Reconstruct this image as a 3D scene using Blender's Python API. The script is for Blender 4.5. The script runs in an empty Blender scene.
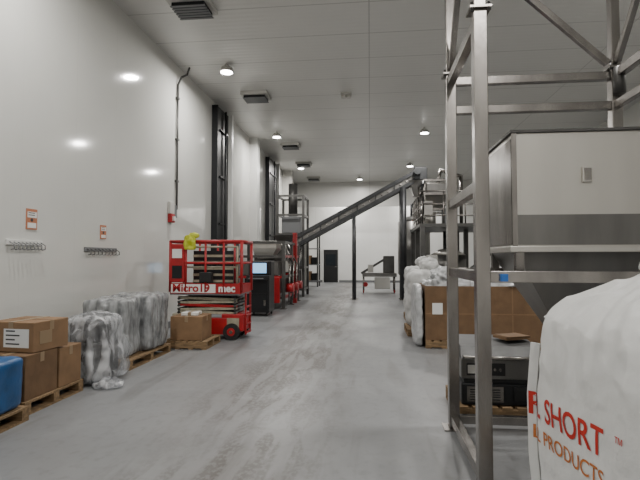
import bpy, bmesh, math, random
from mathutils import Vector, Matrix, noise
from mathutils.bvhtree import BVHTree
random.seed(4)
W, XR, H, YB, YF = -4.6, 8.0, 6.25, -3.0, 31.0
# ---------------------------------------------------------------- materials
MATS={}
def mat(name, col, rough=.5, metal=0., noise_amt=0., nscale=6., bump=0., bscale=20., stretch=(1,1,1), emit=None, estr=0, col2=None):
    if name in MATS: return MATS[name]
    m=bpy.data.materials.new(name); m.use_nodes=True
    nt=m.node_tree; p=nt.nodes['Principled BSDF']
    p.inputs['Base Color'].default_value=(*col,1)
    p.inputs['Roughness'].default_value=rough; p.inputs['Metallic'].default_value=metal
    if emit:
        p.inputs['Emission Color'].default_value=(*emit,1); p.inputs['Emission Strength'].default_value=estr
    tc=nt.nodes.new('ShaderNodeTexCoord'); mp=nt.nodes.new('ShaderNodeMapping'); mp.inputs['Scale'].default_value=stretch
    nt.links.new(tc.outputs['Object'],mp.inputs['Vector'])
    if noise_amt>0:
        n=nt.nodes.new('ShaderNodeTexNoise'); n.inputs['Scale'].default_value=nscale; n.inputs['Detail'].default_value=6
        nt.links.new(mp.outputs[0],n.inputs['Vector'])
        r=nt.nodes.new('ShaderNodeMapRange'); r.inputs[1].default_value=.35; r.inputs[2].default_value=.65
        nt.links.new(n.outputs[0],r.inputs[0])
        mx=nt.nodes.new('ShaderNodeMix'); mx.data_type='RGBA'
        c2=col2 if col2 else tuple(c*(1-noise_amt) for c in col)
        mx.inputs[6].default_value=(*col,1); mx.inputs[7].default_value=(*c2,1)
        nt.links.new(r.outputs[0],mx.inputs[0]); nt.links.new(mx.outputs[2],p.inputs['Base Color'])
    if bump>0:
        n2=nt.nodes.new('ShaderNodeTexNoise'); n2.inputs['Scale'].default_value=bscale; n2.inputs['Detail'].default_value=5
        nt.links.new(mp.outputs[0],n2.inputs['Vector'])
        b=nt.nodes.new('ShaderNodeBump'); b.inputs['Strength'].default_value=bump; b.inputs['Distance'].default_value=.02
        nt.links.new(n2.outputs[0],b.inputs['Height']); nt.links.new(b.outputs[0],p.inputs['Normal'])
    MATS[name]=m; return m

steel=mat('stainless_steel',(.35,.33,.31),.27,.95,.35,5,.05,40,(1,1,.3))
steel_d=mat('dull_steel',(.11,.108,.104),.42,.65,.3,3)
panelst=mat('brushed_sheet',(.60,.58,.54),.30,.75,.12,2,.03,60,(1,1,.2))
sheet_d=mat('weathered_and_reflection_sheet',(.22,.215,.205),.34,.8,.3,3,.04,60,(1,1,.2))
dark=mat('dark_metal',(.012,.013,.015),.45,.3)
conv=mat('conveyor_steel',(.05,.052,.055),.42,.5,.3,5)
mtop=mat('machine_cover',(.10,.10,.10),.5,.5,.3,5)
black=mat('black_plastic',(.008,.008,.009),.45)
rubber=mat('rubber',(.012,.012,.012),.8)
red=mat('red_paint',(.38,.010,.014),.38,0,.25,8)
beige=mat('beige_paint',(.38,.35,.26),.5,0,.3,10)
white=mat('white_paint',(.66,.66,.64),.4)
offw=mat('off_white_plastic',(.50,.49,.46),.5)
grey=mat('grey_paint',(.15,.155,.16),.5)
card=mat('cardboard',(.23,.135,.068),.8,0,.2,5,.1,30)
card2=mat('cardboard_dark',(.165,.095,.047),.8,0,.25,5,.1,30)
tape=mat('packing_tape',(.26,.185,.11),.3)
label=mat('paper_label',(.68,.68,.66),.6)
ink=mat('ink',(.04,.04,.04),.6)
wood=mat('pallet_wood',(.28,.18,.09),.8,0,.5,7,.3,20,(1,5,5))
blue=mat('blue_film',(.008,.085,.25),.3,0,.35,5,.3,12)
bluel=mat('blue_tag',(.02,.13,.45),.4)
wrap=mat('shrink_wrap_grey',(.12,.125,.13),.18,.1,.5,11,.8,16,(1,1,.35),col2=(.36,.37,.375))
bagw=mat('woven_bag',(.68,.68,.67),.55,0,.10,5,.45,11)
bagg=mat('woven_bag_dusty',(.50,.50,.49),.5,0,.2,5,.45,9)
liner=mat('liner_plastic',(.50,.51,.52),.28,0,.3,8,.7,16)
txtred=mat('print_red',(.48,.02,.01),.6)
txtor=mat('print_orange',(.48,.15,.03),.6)
hivis=mat('hivis_yellow',(.45,.48,.03),.6)
screen=mat('monitor_screen',(.2,.4,.6),.2,emit=(.30,.60,.95),estr=1.1)
lampE=mat('lamp_lens',(1,1,1),.3,emit=(1,.98,.95),estr=25)
orange=mat('sign_orange',(.42,.16,.08),.6)
gglass=mat('dark_glass',(.02,.025,.03),.1)

def film():
    m=bpy.data.materials.new('clear_film'); m.use_nodes=True; nt=m.node_tree
    p=nt.nodes['Principled BSDF']; out=nt.nodes['Material Output']
    p.inputs['Base Color'].default_value=(.62,.63,.65,1); p.inputs['Roughness'].default_value=.14
    t=nt.nodes.new('ShaderNodeBsdfTransparent'); t.inputs[0].default_value=(.9,.91,.92,1)
    mx=nt.nodes.new('ShaderNodeMixShader')
    tc=nt.nodes.new('ShaderNodeTexCoord'); mp=nt.nodes.new('ShaderNodeMapping'); mp.inputs['Scale'].default_value=(1,1,.3)
    nt.links.new(tc.outputs['Object'],mp.inputs[0])
    n=nt.nodes.new('ShaderNodeTexNoise'); n.inputs['Scale'].default_value=8; n.inputs['Detail'].default_value=4; n.inputs['Distortion'].default_value=.8
    nt.links.new(mp.outputs[0],n.inputs['Vector'])
    r=nt.nodes.new('ShaderNodeMapRange'); r.inputs[1].default_value=.40; r.inputs[2].default_value=.64; r.inputs[3].default_value=.15; r.inputs[4].default_value=.68
    nt.links.new(n.outputs[0],r.inputs[0]); nt.links.new(r.outputs[0],mx.inputs[0])
    b=nt.nodes.new('ShaderNodeBump'); b.inputs['Strength'].default_value=.7; b.inputs['Distance'].default_value=.04
    nt.links.new(n.outputs[0],b.inputs['Height']); nt.links.new(b.outputs[0],p.inputs['Normal'])
    nt.links.new(t.outputs[0],mx.inputs[1]); nt.links.new(p.outputs[0],mx.inputs[2]); nt.links.new(mx.outputs[0],out.inputs[0])
    return m
filmM=film()

def room_mat(name,col,rough,axis,period,depthcol,lw,rib=0,axis2=None,period2=1,smudge=.9):
    m=bpy.data.materials.new(name); m.use_nodes=True; nt=m.node_tree; p=nt.nodes['Principled BSDF']
    p.inputs['Roughness'].default_value=rough
    tc=nt.nodes.new('ShaderNodeTexCoord'); sx=nt.nodes.new('ShaderNodeSeparateXYZ'); nt.links.new(tc.outputs['Object'],sx.inputs[0])
    def line(ax,per,w):
        d=nt.nodes.new('ShaderNodeMath'); d.operation='PINGPONG'; d.inputs[1].default_value=per/2
        nt.links.new(sx.outputs[ax],d.inputs[0])
        l=nt.nodes.new('ShaderNodeMath'); l.operation='LESS_THAN'; l.inputs[1].default_value=w; nt.links.new(d.outputs[0],l.inputs[0]); return l
    l=line(axis,period,lw)
    if axis2 is not None:
        l2=line(axis2,period2,lw); mm=nt.nodes.new('ShaderNodeMath'); mm.operation='MAXIMUM'
        nt.links.new(l.outputs[0],mm.inputs[0]); nt.links.new(l2.outputs[0],mm.inputs[1]); l=mm
    n=nt.nodes.new('ShaderNodeTexNoise'); n.inputs['Scale'].default_value=.6; n.inputs['Detail'].default_value=5
    nt.links.new(tc.outputs['Object'],n.inputs['Vector'])
    rr=nt.nodes.new('ShaderNodeMapRange'); rr.inputs[1].default_value=.35; rr.inputs[2].default_value=.65; nt.links.new(n.outputs[0],rr.inputs[0])
    c=nt.nodes.new('ShaderNodeMix'); c.data_type='RGBA'; c.inputs[6].default_value=(*col,1); c.inputs[7].default_value=(*[x*smudge for x in col],1)
    nt.links.new(rr.outputs[0],c.inputs[0])
    mx=nt.nodes.new('ShaderNodeMix'); mx.data_type='RGBA'; nt.links.new(l.outputs[0],mx.inputs[0]); nt.links.new(c.outputs[2],mx.inputs[6]); mx.inputs[7].default_value=(*depthcol,1)
    nt.links.new(mx.outputs[2],p.inputs['Base Color'])
    if rib:
        s=nt.nodes.new('ShaderNodeMath'); s.operation='MULTIPLY'; s.inputs[1].default_value=2*math.pi/rib; nt.links.new(sx.outputs[axis],s.inputs[0])
        s2=nt.nodes.new('ShaderNodeMath'); s2.operation='SINE'; nt.links.new(s.outputs[0],s2.inputs[0])
        b=nt.nodes.new('ShaderNodeBump'); b.inputs['Strength'].default_value=.3; b.inputs['Distance'].default_value=.005
        nt.links.new(s2.outputs[0],b.inputs['Height']); nt.links.new(b.outputs[0],p.inputs['Normal'])
    return m
wallM=room_mat('insulated_wall_panel',(.61,.61,.58),.085,1,1.15,(.54,.54,.515),.003,smudge=.94)
ceilM=room_mat('insulated_ceiling_panel',(.66,.655,.63),.35,1,1.2,(.40,.395,.38),.011,.15,0,5.2,.95)
backM=room_mat('back_wall_panel',(.78,.78,.76),.35,0,1.2,(.62,.62,.60),.006)
def floor_mat():
    m=bpy.data.materials.new('epoxy_floor'); m.use_nodes=True; nt=m.node_tree; p=nt.nodes['Principled BSDF']
    tc=nt.nodes.new('ShaderNodeTexCoord')
    def nz(scale,st,det=6,rot=0,dist=0):
        mp=nt.nodes.new('ShaderNodeMapping'); mp.inputs['Scale'].default_value=st; mp.inputs['Rotation'].default_value=(0,0,rot); nt.links.new(tc.outputs['Object'],mp.inputs[0])
        n=nt.nodes.new('ShaderNodeTexNoise'); n.inputs['Scale'].default_value=scale; n.inputs['Detail'].default_value=det; n.inputs['Distortion'].default_value=dist; nt.links.new(mp.outputs[0],n.inputs['Vector']); return n
    def rng(s,a,b,c,d):
        r=nt.nodes.new('ShaderNodeMapRange'); r.interpolation_type='SMOOTHSTEP'
        for i,v in enumerate((a,b,c,d)): r.inputs[i+1].default_value=v
        nt.links.new(s,r.inputs[0]); return r.outputs[0]
    def mix(f,a,b):
        x=nt.nodes.new('ShaderNodeMix'); x.data_type='RGBA'; nt.links.new(f,x.inputs[0])
        for i,v in ((6,a),(7,b)):
            if isinstance(v,tuple): x.inputs[i].default_value=(*v,1)
            else: nt.links.new(v,x.inputs[i])
        return x.outputs[2]
    def mul(a,b):
        x=nt.nodes.new('ShaderNodeMath'); x.operation='MULTIPLY'; nt.links.new(a,x.inputs[0])
        if isinstance(b,float): x.inputs[1].default_value=b
        else: nt.links.new(b,x.inputs[1])
        return x.outputs[0]
    big=nz(.6,(1,.6,1)); c=mix(rng(big.outputs[0],.35,.65,0,1),(.215,.219,.225),(.175,.179,.184))
    fine=nz(11,(1,.8,1),8); c=mix(mul(rng(fine.outputs[0],.50,.72,0,1),.35),c,(.12,.12,.118))
    sx=nt.nodes.new('ShaderNodeSeparateXYZ'); nt.links.new(tc.outputs['Object'],sx.inputs[0])
    ad=nt.nodes.new('ShaderNodeMath'); ad.operation='ADD'; ad.inputs[1].default_value=1.15; nt.links.new(sx.outputs[0],ad.inputs[0])
    ab=nt.nodes.new('ShaderNodeMath'); ab.operation='ABSOLUTE'; nt.links.new(ad.outputs[0],ab.inputs[0])
    mask=rng(ab.outputs[0],.15,1.1,1,0)
    s1=nz(3.2,(2.2,.42,1),9,.04,.5); s2=nz(.7,(1,.5,1),3); s3=nz(22,(1.2,.8,1),6)
    st=mul(mul(rng(s1.outputs[0],.43,.56,0,1),rng(s2.outputs[0],.34,.50,.25,1)),mask)
    st=mul(st,rng(s3.outputs[0],.38,.56,.35,1))
    haze=mul(mul(mask,rng(s2.outputs[0],.35,.55,.25,1)),.5)
    c=mix(haze,c,(.125,.112,.10))
    c=mix(mul(st,.9),c,(.05,.040,.032))
    s4=nz(1.6,(2.4,.3,1),9,-.05,.6); c=mix(mul(rng(s4.outputs[0],.53,.68,0,1),.4),c,(.10,.095,.088))
    s6=nz(1.1,(1,1,1),8,0,1.0); c=mix(mul(rng(s6.outputs[0],.5,.7,0,1),.3),c,(.27,.275,.28))
    nt.links.new(c,p.inputs['Base Color'])
    nt.links.new(rng(big.outputs[0],.3,.7,.34,.5),p.inputs['Roughness'])
    b=nt.nodes.new('ShaderNodeBump'); b.inputs['Strength'].default_value=.1; b.inputs['Distance'].default_value=.01
    nt.links.new(fine.outputs[0],b.inputs['Height']); nt.links.new(b.outputs[0],p.inputs['Normal'])
    return m
floorM=floor_mat()

# ---------------------------------------------------------------- builder
class B:
    def __init__(s,name): s.name=name; s.bm=bmesh.new(); s.m=[]; s.T=Matrix.Identity(4)
    def mi(s,m):
        if m not in s.m: s.m.append(m)
        return s.m.index(m)
    def add(s,verts,faces,m,smooth=False,bev=0):
        vs=[s.bm.verts.new(s.T@Vector(v)) for v in verts]; i=s.mi(m); fs=[]
        for f in faces:
            try: fc=s.bm.faces.new([vs[k] for k in f])
            except ValueError: continue
            fc.material_index=i; fc.smooth=smooth; fs.append(fc)
        if bev>0:
            es=list({e for f in fs for e in f.edges})
            r=bmesh.ops.bevel(s.bm,geom=es,offset=bev,segments=2,affect='EDGES',profile=.5)
            for f in r['faces']: f.material_index=i
        return vs
    def box(s,x0,x1,y0,y1,z0,z1,m,bev=0):
        v=[(x0,y0,z0),(x1,y0,z0),(x1,y1,z0),(x0,y1,z0),(x0,y0,z1),(x1,y0,z1),(x1,y1,z1),(x0,y1,z1)]
        s.add(v,[(3,2,1,0),(4,5,6,7),(0,1,5,4),(1,2,6,5),(2,3,7,6),(3,0,4,7)],m,False,bev)
    def frustum(s,a,b,z0,z1,m):
        v=[(a[0],a[2],z0),(a[1],a[2],z0),(a[1],a[3],z0),(a[0],a[3],z0),(b[0],b[2],z1),(b[1],b[2],z1),(b[1],b[3],z1),(b[0],b[3],z1)]
        s.add(v,[(3,2,1,0),(4,5,6,7),(0,1,5,4),(1,2,6,5),(2,3,7,6),(3,0,4,7)],m)
    def beam(s,p1,p2,w,h,m,bev=0,up=(0,0,1)):
        p1,p2=Vector(p1),Vector(p2); d=(p2-p1).normalized(); u=Vector(up)
        if abs(d.dot(u))>.98: u=Vector((0,1,0))
        sd=d.cross(u).normalized(); u=sd.cross(d)
        v=[]
        for p in (p1,p2):
            for a,b in ((-1,-1),(1,-1),(1,1),(-1,1)): v.append(p+sd*a*w/2+u*b*h/2)
        s.add(v,[(3,2,1,0),(4,5,6,7),(0,1,5,4),(1,2,6,5),(2,3,7,6),(3,0,4,7)],m,False,bev)
    def cyl(s,p1,p2,r,m,r2=None,n=16):
        if r2 is None: r2=r
        p1,p2=Vector(p1),Vector(p2); d=(p2-p1).normalized()
        u=Vector((1,0,0)) if abs(d.x)<.9 else Vector((0,1,0))
        a=d.cross(u).normalized(); b=d.cross(a)
        v=[]
        for p,rr in ((p1,r),(p2,r2)):
            for k in range(n):
                t=2*math.pi*k/n; v.append(p+a*math.cos(t)*rr+b*math.sin(t)*rr)
        i=s.mi(m); vs=[s.bm.verts.new(s.T@Vector(q)) for q in v]
        for k in range(n):
            f=s.bm.faces.new([vs[k],vs[(k+1)%n],vs[n+(k+1)%n],vs[n+k]]); f.material_index=i; f.smooth=True
        for c in (vs[:n][::-1],vs[n:]):
            f=s.bm.faces.new(c); f.material_index=i
    def pipe(s,pts,r,m,n=10):
        for a,b in zip(pts[:-1],pts[1:]): s.cyl(a,b,r,m,n=n)
        for p in pts[1:-1]: s.ball(p,r*1.02,m)
    def ball(s,c,r,m,sc=(1,1,1)):
        i=s.mi(m); r_=bmesh.ops.create_uvsphere(s.bm,u_segments=14,v_segments=8,radius=r)
        for v in r_['verts']:
            v.co=s.T@(Vector((v.co.x*sc[0],v.co.y*sc[1],v.co.z*sc[2]))+Vector(c))
            for f in v.link_faces: f.material_index=i; f.smooth=True
    def lump(s,x0,x1,y0,y1,z0,z1,m,p=6,amp=.02,ns=5,n=18,fn=None,seed=0):
        C=Vector(((x0+x1)/2,(y0+y1)/2,(z0+z1)/2)); S=Vector(((x1-x0)/2,(y1-y0)/2,(z1-z0)/2))
        idx={}; i=s.mi(m)
        def V(a,b,c):
            k=(a,b,c)
            if k in idx: return idx[k]
            q=Vector((2*a/n-1,2*b/n-1,2*c/n-1))
            L=(abs(q.x)**p+abs(q.y)**p+abs(q.z)**p)**(1/p); q=q/L
            w=Vector((q.x*S.x,q.y*S.y,q.z*S.z))+C
            nd=q.normalized(); nv=noise.noise(w*ns+Vector((seed,seed*2,0)))+.5*noise.noise(w*ns*2.3+Vector((seed,9,seed)))
            w=w+nd*nv*amp
            if fn: w=fn(w,q)
            w.z=max(w.z,z0)
            idx[k]=s.bm.verts.new(s.T@w); return idx[k]
        for a in range(n):
            for b in range(n):
                for q in (((a,b,0),(a,b+1,0),(a+1,b+1,0),(a+1,b,0)),((a,b,n),(a+1,b,n),(a+1,b+1,n),(a,b+1,n)),
                          ((a,0,b),(a+1,0,b),(a+1,0,b+1),(a,0,b+1)),((a,n,b),(a,n,b+1),(a+1,n,b+1),(a+1,n,b)),
                          ((0,a,b),(0,a,b+1),(0,a+1,b+1),(0,a+1,b)),((n,a,b),(n,a+1,b),(n,a+1,b+1),(n,a,b+1))):
                    f=s.bm.faces.new([V(*t) for t in q]); f.material_index=i; f.smooth=True
    def done(s):
        me=bpy.data.meshes.new(s.name); s.bm.normal_update(); s.bm.to_mesh(me); s.bm.free()
        for m in s.m: me.materials.append(m)
        o=bpy.data.objects.new(s.name,me); bpy.context.scene.collection.objects.link(o); return o

def text(body,size,M,m,parent,name,wrapbvh=None,dirv=None,squash=1.0,bold=0.0):
    cu=bpy.data.curves.new(name,'FONT'); cu.body=body; cu.size=size; cu.offset=bold; cu.resolution_u=4
    o=bpy.data.objects.new(name,cu); bpy.context.scene.collection.objects.link(o)
    bpy.context.view_layer.update()
    me=bpy.data.meshes.new_from_object(o.evaluated_get(bpy.context.evaluated_depsgraph_get()))
    bpy.data.objects.remove(o)
    bm=bmesh.new(); bm.from_mesh(me)
    for v in bm.verts: v.co.x*=squash
    if wrapbvh:
        bmesh.ops.triangulate(bm,faces=bm.faces[:])
        for _ in range(4):
            es=[e for e in bm.edges if e.calc_length()>.018]
            if not es: break
            bmesh.ops.subdivide_edges(bm,edges=es,cuts=1); bmesh.ops.triangulate(bm,faces=[f for f in bm.faces if len(f.verts)>3])
    for v in bm.verts: v.co=M@v.co
    if wrapbvh:
        for v in bm.verts:
            h=wrapbvh.ray_cast(v.co-dirv*1.0,dirv)
            if h[0]: v.co=h[0]-dirv*.004
    bm.to_mesh(me); bm.free(); me.materials.clear(); me.materials.append(m)
    o=bpy.data.objects.new(name,me); bpy.context.scene.collection.objects.link(o); o.parent=parent; return o

def pallet(x0,x1,y0,y1,name='wooden_pallet'):
    b=B(name); h=.14
    for i in range(3):
        y=y0+(y1-y0-.09)*i/2
        b.box(x0,x1,y,y+.09,.022,.118,wood)
    n=7; w=(x1-x0)/n*.72
    for i in range(n):
        x=x0+(x1-x0-w)*i/(n-1); b.box(x,x+w,y0,y1,.118,h,wood)
    for i in range(4):
        x=x0+(x1-x0-w)*i/3; b.box(x,x+w,y0,y1,0,.022,wood)
    return b.done()

# ---------------------------------------------------------------- room
def slab(name,x0,x1,y0,y1,z0,z1,m):
    b=B(name); b.box(x0,x1,y0,y1,z0,z1,m); return b.done()
slab('floor',W-.2,XR+.2,YB-.2,YF+.2,-.2,0,floorM)
slab('ceiling',W-.2,XR+.2,YB-.2,YF+.2,H,H+.2,ceilM)
slab('wall_left',W-.2,W,YB-.2,YF+.2,0,H,wallM)
slab('wall_right',XR,XR+.2,YB-.2,YF+.2,0,H,wallM)
slab('wall_back',W,XR,YF,YF+.2,0,H,backM)
slab('wall_front',W,XR,YB-.2,YB,0,H,backM)
slab('wall_bulkhead',W,XR,28.6,28.8,4.75,H,ceilM)
slab('baseboard_left',W,W+.03,YB,YF,0,.15,grey)
slab('baseboard_back',W+.03,XR,YF-.03,YF,0,.15,grey)
b=B('door_1'); x0,x1=-3.05,-2.1
b.box(x0,x1,YF-.06,YF-.031,.0,2.15,black); b.box(x0+.15,x1-.15,YF-.075,YF-.05,1.1,1.85,gglass)
for a,c in ((x0-.07,x0),(x1,x1+.07)): b.box(a,c,YF-.09,YF-.031,0,2.22,white)
b.box(x0,x1,YF-.09,YF-.031,2.15,2.22,white); b.box(x1-.2,x1-.08,YF-.1,YF-.06,1.0,1.05,steel); b.done()
for k,(ya,yb) in enumerate(((13.3,14.4),(20.4,22.2))):
    b=B('dark_door_track')
    b.box(W+.002,W+.14,ya,yb,.0,H-.15,dark)
    b.box(W+.002,W+.26,yb,yb+.16,0,H-.1,white); b.box(W+.002,W+.18,ya-.06,ya,0,H-.15,dark)
    b.cyl((W+.2,(ya+yb)/2+.1,0),(W+.2,(ya+yb)/2+.1,H-.15),.03,dark)
    for z in (1.2,2.6,4.0,5.4): b.box(W+.13,W+.2,ya+.2,yb-.2,z,z+.05,dark)
    b.done()
b=B('structural_column'); b.box(W,W+.3,17.6,18.0,0,H,white); b.done()
b=B('structural_column'); b.box(W,W+.5,24.5,24.9,0,H,offw); b.done()

# ---------------------------------------------------------------- ceiling fixtures
PW=145
def lamp(x,y,power=PW):
    z=H-.20
    b=B('high_bay_lamp')
    b.cyl((x,y,H-.001),(x,y,z+.12),.03,offw); b.cyl((x,y,z+.05),(x,y,z+.12),.14,offw,.09,24); b.cyl((x,y,z),(x,y,z+.05),.15,offw,.15,28)
    b.cyl((x,y,z-.012),(x,y,z),.14,lampE,.14,28)
    for k in range(8):
        t=k*math.pi/4; b.beam((x+.08*math.cos(t),y+.08*math.sin(t),z+.13),(x+.14*math.cos(t),y+.14*math.sin(t),z+.06),.012,.04,offw)
    b.done()
    l=bpy.data.lights.new('high_bay_light','AREA'); l.shape='DISK'; l.size=.28; l.energy=power; l.color=(1,.97,.925)
    o=bpy.data.objects.new('high_bay_light',l); o.location=(x,y,z-.03); bpy.context.scene.collection.objects.link(o)
for y in (-1,4.9,10.8,16.9,23): 
    lamp(-3.4,y); lamp(1.95,y)
lamp(6.2,4.9); lamp(-.57,26.6); lamp(-1.5,29.9,PW*1.1); lamp(3,29.9,PW*1.1)
for y in (8.1,12.9,18.8,22.6,26.8):
    b=B('ceiling_vent'); x=-3.2
    b.box(x-.38,x+.38,y-.3,y+.3,H-.1,H,offw,.01); b.box(x-.3,x+.3,y-.22,y+.22,H-.17,H-.1,dark)
    for k in range(6): b.beam((x-.32,y-.22+k*.088,H-.18),(x+.32,y-.22+k*.088,H-.18),.05,.012,grey)
    b.done()
b=B('ceiling_sensor'); b.box(-.8,-.5,13.0,13.2,H-.05,H,offw); b.cyl((-.72,13.1,H-.05),(-.72,13.1,H-.14),.07,offw); b.cyl((-.58,13.1,H-.05),(-.58,13.1,H-.14),.07,offw); b.done()

# ---------------------------------------------------------------- left wall fixtures
b=B('wall_conduit_pipe'); y=10.7
b.pipe([(W+.04,y,2.75),(W+.04,y,5.75),(W+.10,y+.05,5.95),(W+.2,y+.15,6.05),(W+.24,y+.2,H-.01)],.024,steel_d)
for z in (3.4,4.4,5.4): b.box(W,W+.07,y-.05,y+.05,z,z+.05,steel_d)
b.done()
b=B('fire_alarm_strobe'); y=10.3
b.box(W,W+.07,y-.02,y+.22,2.62,2.9,offw,.01); b.box(W,W+.09,y+.0,y+.2,2.42,2.62,red,.01); b.box(W+.09,W+.13,y+.05,y+.15,2.46,2.56,white)
b.box(W,W+.05,y+.24,y+.42,2.55,2.85,grey,.01); b.done()
for (y,z) in ((5.85,2.13),(7.6,2.05)):
    b=B('wall_sign'); s=1 if y<7 else .85
    b.box(W,W+.012,y,y+.17*s*1.2,z-.14*s,z+.14*s,orange)
    b.box(W+.012,W+.015,y+.015,y+.19*s,z+.02,z+.10*s,label); b.box(W+.012,W+.015,y+.02,y+.18*s,z-.12*s,z-.05,label)
    for k in range(2): b.box(W+.015,W+.017,y+.03,y+.15*s,z+.08*s-.03*k,z+.09*s-.03*k,ink)
    b.ball((W+.012,y+.1*s,z-.01),.025,ink,(.2,1,1))
    b.done()
for (y0,y1,z,mm) in ((5.5,6.15,1.79,white),(7.15,8.1,1.73,grey)):
    b=B('wall_hook_rack'); b.box(W,W+.03,y0,y1,z-.02,z+.05,mm,.004)
    n=9
    for k in range(n):
        y=y0+.04+(y1-y0-.08)*k/(n-1)
        b.pipe([(W+.03,y,z+.02),(W+.1,y,z-.02),(W+.1,y,z-.07),(W+.05,y,z-.08)],.007,steel_d if mm is grey else grey,6)
    b.done()

# ---------------------------------------------------------------- left storage row
pallet(-4.5,-3.36,3.3,4.38)
b=B('blue_wrapped_crate'); b.lump(-4.48,-3.38,3.33,4.36,.14,.64,blue,14,.012,4,22)
b.done()
pallet(-4.48,-3.46,4.45,5.42)
def carton(x0,x1,y0,y1,z0,z1,m=card,lab=None,rot=0):
    b=B('cardboard_box')
    cx,cy=(x0+x1)/2,(y0+y1)/2
    b.T=Matrix.Translation((cx,cy,0))@Matrix.Rotation(rot,4,'Z')@Matrix.Translation((-cx,-cy,0))
    b.box(x0,x1,y0,y1,z0,z1,m,.008)
    b.box(cx-.03,cx+.03,y0-.002,y1+.002,z1-.001,z1+.003,tape); b.box(cx-.03,cx+.03,y0-.003,y0,z1-.1,z1,tape)
    b.box(x1,x1+.002,cy-.03,cy+.03,z1-.1,z1,tape)
    b.box(x0+.01,x1-.01,cy-.002,cy+.002,z1,z1+.003,card2)
    if lab:
        w=(x1-x0); b.box(x0+w*.35,x0+w*.9,y0-.004,y0,z0+.05,z1-.07,label)
        for k in range(4): b.box(x0+w*.4,x0+w*(.6+.1*(k%2)),y0-.006,y0-.003,z1-.1-.045*k,z1-.085-.045*k,ink)
        b.box(x1,x1+.004,y0+.08,y0+.25,z0+.08,z1-.1,tape)
    return b.done()
carton(-4.0,-3.49,4.48,4.98,.142,.6,card2); carton(-4.47,-4.02,4.48,4.98,.142,.6)
carton(-4.1,-3.48,5.0,5.4,.142,.58,card)
carton(-4.05,-3.48,4.64,5.14,.605,.92,card,True,-.10)
carton(-4.05,-3.7,5.18,5.39,.585,.72,card2,False,.0)
b=B('plastic_covered_machine')
b.box(-3.9,-3.36,5.6,6.05,.12,.52,black,.02); b.box(-3.82,-3.42,5.66,6.0,.52,.78,dark,.03)
for x in (-3.8,-3.45):
    for y in (5.65,6.0): b.cyl((x-.02,y,.05),(x+.02,y,.05),.05,rubber); b.cyl((x,y,.05),(x,y,.14),.02,steel)
b.cyl((-3.6,5.6,.3),(-3.6,5.53,.3),.13,black); b.beam((-3.7,5.9,.7),(-3.45,5.75,.82),.04,.04,steel)
def drape(w,q):
    t=max(0,min(1,(.86-w.z)/.86)); cx,cy=-3.63,5.83
    f=.90+.20*t**1.5; ang=math.atan2(w.y-cy,w.x-cx); f+=(.025+.05*t)*math.sin(ang*11+w.z*3)
    return Vector((cx+(w.x-cx)*f,max(5.44,min(6.24,cy+(w.y-cy)*f)),w.z-.05*abs(q.x)*max(0,q.z)))
b.lump(-4.0,-3.25,5.5,6.2,.002,.90,filmM,5,.045,4,40,drape,3)
b.lump(-3.45,-3.05,5.45,5.72,.002,.09,filmM,2.5,.05,9,18,None,8)
b.done()
pallet(-4.3,-3.4,6.42,7.8)
def pleat(cx,cy):
    def f(w,q):
        a=math.atan2(w.y-cy,w.x-cx); s=1+.02*math.sin(a*17+w.z*2)-.03*abs(noise.noise(Vector((w.x*7,w.y*7,w.z*2.5))))
        return Vector((cx+(w.x-cx)*s,cy+(w.y-cy)*s,w.z+(.03*noise.noise(w*6) if q.z>.8 else 0)))
    return f
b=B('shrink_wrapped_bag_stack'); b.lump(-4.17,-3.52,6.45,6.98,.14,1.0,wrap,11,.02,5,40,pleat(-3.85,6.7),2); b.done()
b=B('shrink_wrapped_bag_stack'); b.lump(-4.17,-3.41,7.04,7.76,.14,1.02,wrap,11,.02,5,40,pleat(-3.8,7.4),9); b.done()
pallet(-3.65,-2.85,8.0,8.8)
carton(-3.55,-2.97,8.1,8.65,.142,.56,card,False,.03)
carton(-3.4,-3.1,8.2,8.5,.565,.62,label,False,.1)

# ---------------------------------------------------------------- scissor lift
b=B('scissor_lift'); x0,x1,y0,y1=-3.95,-2.5,9.0,9.76
b.box(x0+.05,x1-.05,y0+.1,y1-.1,.12,.36,grey,.01)
b.box(x0+.35,x1-.3,y0+.02,y0+.12,.1,.42,red,.01); b.box(x1-.42,x1+.02,y0+.06,y1-.06,.16,.5,red,.02)
b.box(x0+.02,x0+.3,y0+.05,y1-.05,.3,.5,beige,.02)
b.box(x1-.36,x1-.06,y0+.045,y0+.06,.22,.42,beige)
for x in (x0+.2,x1-.2):
    for ya,yb in ((y0-.02,y0+.1),(y1-.1,y1+.02)):
        b.cyl((x,ya,.16),(x,yb,.16),.16,rubber,n=24); b.cyl((x,ya-.01,.16),(x,yb+.01,.16),.08,red,n=16); b.cyl((x,ya-.02,.16),(x,yb+.02,.16),.035,steel)
for k in range(4):
    b.box(x1+.02,x1+.06,y0+.2,y0+.55,.1+.17*k,.13+.17*k,red)
for y in (y0+.2,y0+.55): b.box(x1+.02,x1+.05,y-.015,y+.015,.08,.9,red)
for k in range(5):
    z=.52+k*.068; s_=1 if k%2 else -1
    for y in (y0+.1,y1-.14):
        b.beam((x0+.12,y+.02,z-.02*s_),(x1-.12,y+.02,z+.02*s_),.045,.055,beige if k!=2 else red,.004)
    b.cyl((x0+.15,y0+.06,z),(x0+.15,y1-.06,z),.025,steel_d); b.cyl((x1-.15,y0+.06,z),(x1-.15,y1-.06,z),.025,steel_d)
b.box(x0+.3,x1-.25,y0+.2,y1-.2,.5,.84,dark)
b.box(x0,x1,y0,y1,.87,.93,grey)
b.box(x0,x1,y0-.012,y0+.01,.90,1.1,red); b.box(x0+.02,x1-.52,y0-.016,y0-.012,.915,1.085,label)
b.box(x0,x1,y1-.01,y1,.91,1.08,red)
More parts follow.
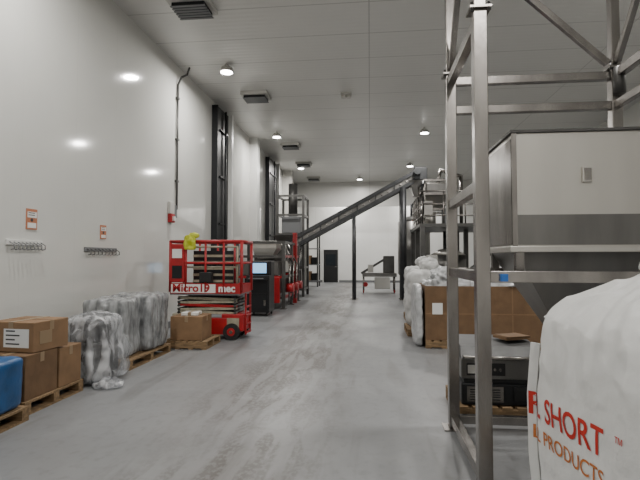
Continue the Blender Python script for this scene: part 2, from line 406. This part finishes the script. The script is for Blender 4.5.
for x in (x0,x1-.01): b.box(x,x+.012,y0+.01,y1,.91,1.08,red)
for y in (y0,y1):
    b.pipe([(x0,y,.93),(x0,y,1.93),(x1,y,1.93),(x1,y,.93)],.03,red); b.cyl((x0,y,1.5),(x1,y,1.5),.022,red)
    for x in (x0+.32,x0+.72,x1-.36): b.cyl((x,y,.93),(x,y,1.93),.022,red)
for x in (x0,x1): b.cyl((x,y0,1.93),(x,y1,1.93),.03,red); b.cyl((x,y0,1.5),(x,y1,1.5),.022,red)
b.pipe([(x0+.25,y0+.06,.95),(x0+.25,y0+.06,1.82),(x1-.1,y0+.06,1.82),(x1-.1,y0+.06,.95)],.02,beige)
b.cyl((x0+.25,y0+.06,1.42),(x1-.1,y0+.06,1.42),.018,beige)
b.box(x0+.3,x1-.3,y0+.45,y0+.48,1.0,1.75,dark)
for k in range(5): b.box(x0+.3,x1-.3,y0+.43,y0+.45,1.1+k*.13,1.15+k*.13,beige)
b.box(x0+.0,x0+.3,y0-.03,y0+.12,1.12,1.88,red,.02); b.box(x0+.05,x0+.25,y0-.045,y0-.03,1.6,1.78,label)
b.box(x0+.05,x0+.25,y0-.04,y0-.03,1.2,1.45,dark)
b.box(x0+.6,x0+.85,y0-.03,y0+.1,1.12,1.32,black,.01)
sl=b.done()
R=Matrix.Translation((x0+.05,y0-.02,.94))@Matrix.Rotation(math.pi/2,4,'X')
text('Micro19',.21,R,red,sl,'decal_name',bold=.006,squash=1.08)
R=Matrix.Translation((x1-.46,y0-.018,.94))@Matrix.Rotation(math.pi/2,4,'X')
text('mec',.20,R,label,sl,'decal_maker',bold=.008)
b=B('safety_vest'); b.lump(-3.66,-3.40,8.88,8.97,1.76,2.06,hivis,3,.05,8,14); b.lump(-3.56,-3.36,8.9,9.0,1.98,2.12,hivis,2.5,.03,8,8); b.done()

# ---------------------------------------------------------------- control cabinet with monitor
b=B('computer_cabinet'); x0,x1,y0,y1=-3.4,-2.75,12.7,13.4
b.box(x0,x1,y0,y1,.1,1.12,black,.015); b.box(x0+.04,x1-.04,y0-.012,y0,.16,.62,dark); b.box(x0+.04,x1-.04,y0-.012,y0,.66,1.06,dark)
b.box(x0+.5,x0+.56,y0-.03,y0-.01,.3,.45,steel)
b.box(x0,x1,y0+.25,y1,1.12,1.52,black,.015); b.box(x0+.06,x0+.56,y0+.18,y0+.24,1.14,1.5,black,.008); b.box(x0+.09,x0+.53,y0+.172,y0+.18,1.18,1.46,screen)
b.box(x0+.05,x1-.05,y0-.18,y0+.02,1.0,1.03,dark); b.box(x0+.1,x1-.15,y0-.15,y0-.03,1.03,1.05,grey)
for x in (x0+.07,x1-.07):
    for y in (y0+.07,y1-.07): b.cyl((x-.02,y,.05),(x+.02,y,.05),.05,rubber)
b.done()

# ---------------------------------------------------------------- left process line
b=B('sorting_machine')
x0,x1,y0,y1=-4.2,-2.7,14.6,17.5
for x in (x0,x1):
    for y in (y0,(y0+y1)/2,y1):
        b.box(x-.05,x+.05,y-.05,y+.05,0,2.1,steel_d)
        b.box(x-.1,x+.1,y-.1,y+.1,0,.02,steel)
for z in (.35,1.0,1.65,2.1):
    for x in (x0,x1): b.beam((x,y0,z),(x,y1,z),.06,.08,red if z in (.35,1.65) else steel_d)
    for y in (y0,y1): b.beam((x0,y,z),(x1,y,z),.06,.08,red if z in (1.0,) else steel_d)
b.box(x0+.2,x1-.15,y0+.15,y1-.5,.45,.95,dark,.02)
b.box(x0+.15,x1-.2,y0+.1,y0+1.2,1.05,1.5,sheet_d,.02); b.box(x0+.2,x1-.3,y0+1.4,y1-.3,1.1,1.9,steel_d,.02)
b.frustum((-3.6,-3.15,14.8,15.3),(-3.75,-2.95,14.7,15.5),1.6,1.9,panelst); b.box(-3.75,-2.95,14.7,15.5,1.9,2.15,panelst,.01)
for k in range(3): b.cyl((x1+.05,14.9+k*.9,.65),(x1+.28,14.9+k*.9,.65),.14,red,n=18); 
for k in range(3): b.box(x1-.02,x1+.03,14.8+k*.85,15.35+k*.85,1.15,1.5,black if k%2 else offw,.01)
for k in range(3): b.pipe([(x1+.1,15+k*.7,.2),(x1+.12,15+k*.7,1.4),(x1-.2,15.1+k*.7,2.1)],.03,steel)
b.box(-3.15,-2.8,14.42,14.56,.2,1.0,red,.01); b.box(-2.75,-2.6,16.6,16.75,.0,2.5,red,.01)
b.done()
b=B('process_tower')
x0,x1,y0,y1=-3.85,-2.75,19.3,20.7
for x in (x0,x1):
    for y in (y0,y1): b.box(x-.05,x+.05,y-.05,y+.05,0,4.2,steel_d)
for z in (.3,1.2,2.6,3.4,4.2):
    for x in (x0,x1): b.beam((x,y0,z),(x,y1,z),.06,.08,steel_d)
    for y in (y0,y1): b.beam((x0,y,z),(x1,y,z),.06,.08,steel_d)
b.box(x0+.15,x1-.15,y0+.2,y1-.2,2.65,3.35,grey,.03); b.box(x0+.1,x1-.1,y0+.1,y1-.1,.35,1.1,sheet_d,.03)
b.frustum((-3.5,-3.1,19.8,20.3),(-3.75,-2.85,19.5,20.6),1.3,2.0,steel)
b.cyl((-3.3,20,3.4),(-3.3,20,4.8),.2,steel_d); b.done()
b=B('electrical_enclosure'); b.box(-4.3,-3.1,23.0,23.8,0,2.4,offw,.02); b.box(-4.2,-3.75,22.98,23,.2,2.2,grey); b.box(-3.65,-3.2,22.98,23,.2,2.2,grey); b.done()
b=B('storage_rack')
for x in (-3.9,-2.9):
    for y in (26,27): b.box(x-.04,x+.04,y-.04,y+.04,0,3.0,steel_d)
for z in (.3,1.2,2.1,3.0): b.box(-3.95,-2.85,25.95,27.05,z,z+.05,grey)
for z in (.35,1.25): 
    b.box(-3.8,-3.3,26.1,26.8,z,z+.5,card,.01); b.box(-3.25,-2.95,26.1,26.8,z,z+.4,dark,.01)
b.done()

# ---------------------------------------------------------------- inclined conveyor
b=B('inclined_conveyor')
P=Vector((-3.35,18.45,2.02)); Q=Vector((1.9,18.6,4.85)); d=(Q-P).normalized()
for off in (-.28,.28):
    o=Vector((0,off,.15)); b.beam(P+o,Q+o,.07,.14,conv,.004)
    o=Vector((0,off,-.19)); b.beam(P+o,Q+o,.07,.14,conv,.004)
b.beam(P+Vector((0,0,.12)),Q+Vector((0,0,.12)),.5,.05,rubber)
b.beam(P+Vector((0,0,-.22)),Q+Vector((0,0,-.22)),.5,.04,dark)
b.beam(P+Vector((0,-.2,-.02)),Q+Vector((0,-.2,-.02)),.02,.2,sheet_d)
n=22
for k in range(n+1):
    c=P.lerp(Q,k/n); b.cyl(c+Vector((0,-.3,-.02)),c+Vector((0,.3,-.02)),.03,steel,n=8)
    if k%3==0: b.beam(c+Vector((0,-.32,.2)),c+Vector((0,-.32,-.24)),.04,.02,conv,up=(0,1,0))
b.cyl(P+Vector((0,-.32,0)),P+Vector((0,.32,0)),.2,conv); b.cyl(Q+Vector((0,-.32,0)),Q+Vector((0,.32,0)),.2,conv)
b.box(Q.x-.2,Q.x+.3,18.22,19.0,4.6,5.1,conv,.03); b.frustum((1.7,2.1,18.4,18.8),(1.5,2.25,18.25,18.95),4.0,4.6,sheet_d)
b.cyl((Q.x-.1,18.2,4.9),(Q.x-.1,18.0,4.9),.13,conv)
b.frustum((-3.6,-3.1,18.2,18.65),(-3.75,-2.95,18.05,18.66),2.15,2.5,sheet_d)
for x,r in ((-.62,.07),(1.28,.12)):
    t=(x-P.x)/(Q.x-P.x); z=P.z+t*(Q.z-P.z)-.25
    for yy in (18.25,18.85): b.cyl((x,yy,0),(x,yy,z+.05),r,conv); b.box(x-.16,x+.16,yy-.16,yy+.16,0,.02,steel)
    b.beam((x,18.25,z*.5),(x,18.85,z*.5),.05,.05,conv); b.beam((x,18.25,z-.3),(x,18.85,z-.1),.05,.05,conv)
b.done()

# ---------------------------------------------------------------- mezzanine & packaging line on the right rear
b=B('equipment_mezzanine')
x0,x1,y0,y1=1.6,4.8,14.6,17.8; zd=2.55
for x in (x0,(x0+x1)/2,x1):
    for y in (y0,(y0+y1)/2,y1): b.box(x-.07,x+.07,y-.07,y+.07,0,zd,steel_d)
b.box(x0-.1,x1+.1,y0-.1,y1+.1,zd,zd+.1,steel_d)
for x in [x0+i*(x1-x0)/5 for i in range(6)]: b.cyl((x,y0,zd),(x,y0,zd+1.1),.025,steel)
for y in [y0+i*(y1-y0)/5 for i in range(6)]: b.cyl((x0,y,zd),(x0,y,zd+1.1),.025,steel)
for z in (.35,.7,1.1): b.cyl((x0,y0,zd+z),(x1,y0,zd+z),.025,steel); b.cyl((x0,y0,zd+z),(x0,y1,zd+z),.025,steel)
for k in range(9): b.box(3.6,4.4,y0-2.7+k*.28,y0-2.45+k*.28,.25+k*.27,.28+k*.27,steel)
for x in (3.58,4.42): b.beam((x,y0-2.8,.05),(x,y0-.1,zd+.05),.04,.18,steel_d); b.beam((x,y0-2.8,1.0),(x,y0-.1,zd+1.05),.035,.035,steel)
b.beam((x0,y0,.3),(x1,y0,zd),.06,.06,steel_d)
a0,a1=1.75,2.75
for x in (a0,a1):
    for y in (15.6,17.0): b.box(x-.05,x+.05,y-.05,y+.05,2.66,4.15,steel)
for z in (3.2,3.7,4.15):
    for y in (15.6,17.0): b.beam((a0,y,z),(a1,y,z),.07,.07,steel)
    for x in (a0,a1): b.beam((x,15.6,z),(x,17.0,z),.07,.07,steel_d)
b.frustum((2.05,2.45,16.1,16.5),(a0+.05,a1-.05,15.65,16.95),3.2,3.65,panelst)
b.box(a0+.1,a1-.1,15.7,16.9,3.72,4.08,sheet_d,.03); b.cyl((2.0,15.8,2.66),(2.0,15.8,3.1),.17,panelst)
b.box(2.35,2.7,15.4,15.8,2.7,3.2,grey,.02); b.box(1.72,1.98,15.1,15.3,2.9,3.4,offw,.01)
b.pipe([(3.1,16.4,2.66),(3.1,16.4,4.4),(2.4,16.3,4.6),(2.3,16.3,4.1)],.06,steel)
b.pipe([(1.75,15.5,4.1),(1.65,15.3,3.8),(1.75,15.2,3.0)],.05,dark)
b.cyl((2.6,16.2,.9),(2.6,16.2,1.7),.6,sheet_d,n=28); b.cyl((2.6,16.2,.5),(2.6,16.2,.9),.3,steel_d,.58,24); b.cyl((2.6,16.2,1.7),(2.6,16.2,1.9),.6,panelst,.25,28); b.cyl((2.6,16.2,1.9),(2.6,16.2,2.5),.15,dark)
for k in range(3):
    t=k*2.1; b.cyl((2.6+.5*math.cos(t),16.2+.5*math.sin(t),0),(2.6+.5*math.cos(t),16.2+.5*math.sin(t),.95),.05,steel_d)
b.box(1.8,2.1,15.0,15.4,.3,1.7,offw,.02); b.done()
b=B('bagging_conveyor')
b.box(-.35,1.2,21.5,22.4,.75,.92,sheet_d,.02); b.beam((-.4,21.9,.9),(.75,21.9,1.6),.7,.1,steel_d)
for x in (-.3,1.1):
    for y in (21.6,22.3): b.cyl((x,y,.06),(x,y,.8),.04,steel); b.cyl((x-.02,y,.08),(x+.02,y,.08),.08,red)
b.box(.2,.9,21.45,22.2,.2,.7,offw,.03); b.box(.6,1.1,21.6,22.2,.92,1.7,steel_d,.02)
b.cyl((-.2,21.45,.4),(-.2,21.7,.4),.1,red); b.box(-.1,.15,21.46,21.5,.95,1.3,offw); b.done()
b=B('mixing_tank')
b.cyl((2.2,24,.8),(2.2,24,3.4),.8,sheet_d,n=28); b.cyl((2.2,24,.3),(2.2,24,.8),.2,steel_d,.8,24); b.cyl((2.2,24,3.4),(2.2,24,3.7),.8,steel_d,.3,24)
for k in range(4):
    t=k*math.pi/2+.7; b.cyl((2.2+.75*math.cos(t),24+.75*math.sin(t),0),(2.2+.75*math.cos(t),24+.75*math.sin(t),1.2),.06,steel_d)
b.cyl((2.2,24,3.7),(2.2,24,4.3),.18,dark); b.done()

# ---------------------------------------------------------------- gaylord boxes with liners
for i,(xa,xb) in enumerate(((.98,1.92),(1.96,3.0))):
    pallet(xa,xb,8.55,9.6)
    b=B('bulk_cardboard_bin'); y0,y1=8.58,9.57
    t=.02; z0,z1=.142,1.1
    b.box(xa,xa+t,y0,y1,z0,z1,card2); b.box(xb-t,xb,y0,y1,z0,z1,card2); b.box(xa+t,xb-t,y0,y0+t,z0,z1,card2); b.box(xa+t,xb-t,y1-t,y1,z0,z1,card2); b.box(xa+t,xb-t,y0+t,y1-t,z0,z0+t,card2)
    b.box(xa-.004,xb+.004,y0-.004,y0,.6,.62,card)
    b.box((xa+xb)/2-.01,(xa+xb)/2+.01,y0-.003,y0,z0,z1,card)
    if i==0: b.box(xa+.12,xa+.3,y0-.006,y0-.002,.6,.8,label)
    b.lump(xa-.0,xb+.0,y0,y1,.8,1.22,liner,3.2,.11,6,30,lambda w,q:Vector((w.x if w.z>1.1 else min(max(w.x,xa+.03),xb-.03),w.y if w.z>1.1 else min(max(w.y,y0+.03),y1-.03),w.z)),i*5)
    b.lump(xa+.15,xb-.35,y0+.1,y1-.3,1.1,1.42,liner,2.2,.11,7,20,None,i*3+1)
    b.done()
pallet(.76,1.7,9.8,10.8)
b=B('white_bulk_bag'); b.lump(.78,1.75,9.8,10.8,.142,1.35,bagg,6,.07,4,30); b.lump(1.05,1.45,10.05,10.5,1.3,1.6,bagg,2.3,.06,7,14); b.done()
pallet(.9,1.9,12.0,13.0)
b=B('white_bulk_bag'); b.lump(.9,1.9,12.0,13.0,.142,1.4,bagg,6,.07,4,30,None,6); b.lump(1.2,1.6,12.3,12.7,1.35,1.65,bagg,2.3,.06,7,14); b.done()
b=B('stretch_film_sheet'); b.lump(.80,.95,8.6,9.5,.002,1.12,liner,5,.03,7,26,None,12); b.done()

# ---------------------------------------------------------------- stainless frame
b=B('bulk_bag_unloader_frame'); xa,xb,ya,yb=.78,2.28,3.4,4.6; w=.095; T=5.6
for x in (xa,xb):
    for y in (ya,yb):
        b.box(x-w/2,x+w/2,y-w/2,y+w/2,.012,3.36,steel,.006); b.box(x-.1,x+.1,y-.1,y+.1,0,.012,steel)
        b.box(x-.075,x+.075,y-.075,y+.075,3.36,3.375,steel); b.box(x-.04,x+.04,y-.04,y+.04,3.375,T,steel,.004)
        for dx in (-1,1): b.cyl((x+dx*.06,y-.06,3.34),(x+dx*.06,y-.06,3.4),.012,steel_d,n=6)
for z in (.09,1.47,3.3):
    for x in (xa,xb): b.beam((x,ya+w/2,z),(x,yb-w/2,z),.07,.08,steel,.004)
for x in (xa,xb): b.beam((x,ya+w/2,2.11),(x,yb-w/2,2.11),.07,.08,steel,.004)
b.beam((xa+w/2,ya,1.47),(xb-w/2,ya,1.47),.07,.08,steel,.004)
for z in (.09,1.47,3.02,3.3): b.beam((xa+w/2,yb,z),(xb-w/2,yb,z),.07,.075,steel,.004)
b.beam((xb,ya+w/2,3.02),(xb,yb-w/2,3.02),.06,.07,steel,.004)
b.beam((xb-.06,yb,3.42),(xa+.06,yb,4.75),.05,.06,steel,.004)
b.beam((xb,yb-.06,3.42),(xb,ya+.06,4.75),.05,.06,steel,.004)
b.beam((xa,yb-.06,3.42),(xa,ya+.06,4.9),.05,.06,steel,.004)
for x in (xa,xb): b.beam((x,ya,T-.05),(x,yb,T-.05),.07,.08,steel)
for y in (ya,yb): b.beam((xa,y,T-.05),(xb,y,T-.05),.07,.08,steel)
b.box(xa+.11,xa+.16,ya-.06,ya-.036,1.44,1.49,bluel)
b.cyl((xb,yb-.09,3.1),(xb,yb-.09,3.35),.05,steel_d)
b.done()
b=B('stainless_hopper'); xa,xb,ya,yb=1.09,2.2,3.72,4.5
b.box(xa,xb,ya,yb,1.66,2.56,panelst,.006)
b.box(xa-.02,xb+.02,ya-.02,yb+.02,2.56,2.58,steel_d)
b.box(xa-.006,xa+.03,ya-.008,ya,1.69,2.56,steel)
b.box(xa-.03,xb+.03,ya-.03,yb+.03,1.645,1.69,panelst,.004)
b.box(xa+.03,xb,ya-.006,ya,1.70,1.93,sheet_d)  # darker strip: dark reflection on the hopper front, put in as colour
b.box(xa-.006,xa,ya+.02,yb-.02,1.70,2.52,steel)
b.box(xa+.50,xa+.57,ya-.03,ya,2.17,2.29,panelst,.006); b.box(xa+.51,xa+.56,ya-.034,ya-.03,2.185,2.275,steel)
b.frustum((1.5,1.85,3.95,4.25),(xa+.02,xb-.02,ya+.02,yb-.02),1.0,1.645,sheet_d)
b.cyl((1.67,4.1,.75),(1.67,4.1,1.0),.14,steel_d)
for x in (xa+.05,xb-.05):
    for y in (ya+.04,yb-.04): b.box(x-.03,x+.03,y-.03,y+.03,1.5,1.645,steel)
b.done()
# ---------------------------------------------------------------- low machine behind the frame
pallet(.86,1.8,4.8,5.6)
b=B('checkweigher_machine'); x0,x1,y0,y1=.9,1.7,4.85,5.5
b.box(x0,x1,y0,y1,.145,.36,dark,.015); b.box(x0,x1,y0,y1,.40,.60,sheet_d,.015); b.box(x0+.03,x1-.03,y0+.03,y1-.03,.36,.40,black)
v=[(x0,y0,.6),(x1,y0,.6),(x1,y1,.6),(x0,y1,.6),(x0+.02,y0+.15,.7),(x1-.02,y0+.15,.7),(x1-.02,y1,.74),(x0+.02,y1,.74)]
b.add(v,[(3,2,1,0),(4,5,6,7),(0,1,5,4),(1,2,6,5),(2,3,7,6),(3,0,4,7)],mtop)
b.box(x0+.05,x0+.42,y0-.012,y0,.44,.56,black); b.box(x0+.06,x0+.16,y0-.02,y0-.012,.46,.54,offw)
for k in range(4): b.cyl((x0+.22+k*.05,y0-.02,.5),(x0+.22+k*.05,y0-.01,.5),.012,red if k==0 else steel,n=10)
b.box(x0+.5,x1-.04,y0-.012,y0,.2,.33,black); b.box(x0+.05,x0+.4,y0-.01,y0,.18,.33,steel)
for k in range(5): b.box(x0+.08,x0+.37,y0-.016,y0-.009,.2+k*.024,.21+k*.024,black)
b.cyl((x0+.02,y0-.05,.62),(x1-.02,y0-.05,.62),.018,steel)
for x in (x0+.03,x1-.03): b.cyl((x,y0-.05,.62),(x,y0+.02,.62),.014,steel)
b.done()
b=B('paper_stack'); b.T=Matrix.Translation((1.5,5.25,.745))@Matrix.Rotation(.4,4,'Z'); b.box(-.15,.15,-.11,.11,0,.03,card); b.box(-.14,.14,-.12,.1,.03,.036,card2); b.done()

# ---------------------------------------------------------------- super sack in front
pallet(1.0,2.05,2.08,3.1)
b=B('bulk_bag')
rot=math.radians(10.4); Cn=Vector((1.50,2.56,0))
MT=Matrix.Translation(Cn)@Matrix.Rotation(rot,4,'Z'); b.T=MT
def sackf(w,q):
    x,y,z=w
    a=math.atan2(y,x)
    if z>1.0:
        t=min(1,(z-1.0)/.3); r=min(1,max(abs(x),abs(y))/.47)
        z=z+.27*max(0,1-r)**1.0*t
        x*=1-.02*t; y*=1-.02*t
        z+=t*r*(.008*math.sin(a*19)+.03*noise.noise(Vector((math.cos(a)*3,math.sin(a)*3,1))))
        z-=t*.05*abs(noise.noise(Vector((x*6,y*6,3))))
    rr=max(0,min(1,(z-.14)/1.1))
    ridge=abs(noise.noise(Vector((x*4+3,y*4,z*3.0))))
    ridge2=abs(noise.noise(Vector((x*9,y*9+5,z*7))))
    up=min(1,max(0,(z-.75)/.35))
    c=.010*noise.noise(Vector((x*3,y*3,z*9)))+.008*rr**2*math.sin(a*26)-(.012+.05*up)*ridge-(.004+.02*up)*ridge2
    s=1.015+ .035*math.sin(rr*math.pi)+c
    return Vector((x*s,y*s,z))
b.lump(-.47,.47,-.45,.45,.142,1.31,bagw,9,.012,3.5,110,sackf,2)
b.lump(-.13,.15,-.13,.13,1.50,1.60,bagw,2.4,.05,8,26,None,4)
for sx,sy in ((-1,-1),(-1,1),(1,-1),(1,1)):
    pts=[Vector((sx*.46,sy*.44,.2)),Vector((sx*.475,sy*.455,.45)),Vector((sx*.478,sy*.458,.8)),Vector((sx*.46,sy*.44,1.1))]
    for p_,q_ in zip(pts[:-1],pts[1:]): b.beam(p_,q_,.05,.02,bagw,up=(sx,-sy,0))
    lp=[]
    for k in range(13):
        t=k/12*math.pi; lp.append(Vector((sx*(.42-.20*math.sin(t)),sy*(.28+.11*math.cos(t)),1.25+.14*math.sin(t))))
    for p_,q_ in zip(lp[:-1],lp[1:]): b.beam(p_,q_,.05,.012,bagw,up=(sx,0,1))
sk=b.done()
bm=bmesh.new(); bm.from_mesh(sk.data); bvh=BVHTree.FromBMesh(bm)
ux=(MT.to_3x3()@Vector((0,-1,0))).normalized(); inn=(MT.to_3x3()@Vector((1,0,0))).normalized()
def facem(s,z,tilt=0):
    o=MT@Vector((-.9,.45-s,z)); nrm=-inn
    M=Matrix((( ux.x,0,nrm.x,o.x),(ux.y,0,nrm.y,o.y),(0,1,0,o.z),(0,0,0,1)))
    return M@Matrix.Rotation(tilt,4,'Z')
text('R. SHORT',.185,facem(-.02,.69),txtred,sk,'print_line_1',bvh,inn,.81,.0025)
text('\u2122',.07,facem(.70,.77),txtred,sk,'print_mark',bvh,inn,.9)
text('LL PRODUCTS',.11,facem(.0,.555),txtor,sk,'print_line_2',bvh,inn,.90,.001)
bm.free()

# ---------------------------------------------------------------- world & camera
w=bpy.data.worlds.new('world'); bpy.context.scene.world=w; w.use_nodes=True
w.node_tree.nodes['Background'].inputs[0].default_value=(.8,.85,.9,1); w.node_tree.nodes['Background'].inputs[1].default_value=.3
cam=bpy.data.cameras.new('camera'); co=bpy.data.objects.new('camera',cam); bpy.context.scene.collection.objects.link(co)
cam.sensor_width=36; cam.lens=470/640*36; co.location=(0,0,1.6)
co.rotation_euler=(math.radians(92.2),0,math.radians(6.07)); bpy.context.scene.camera=co
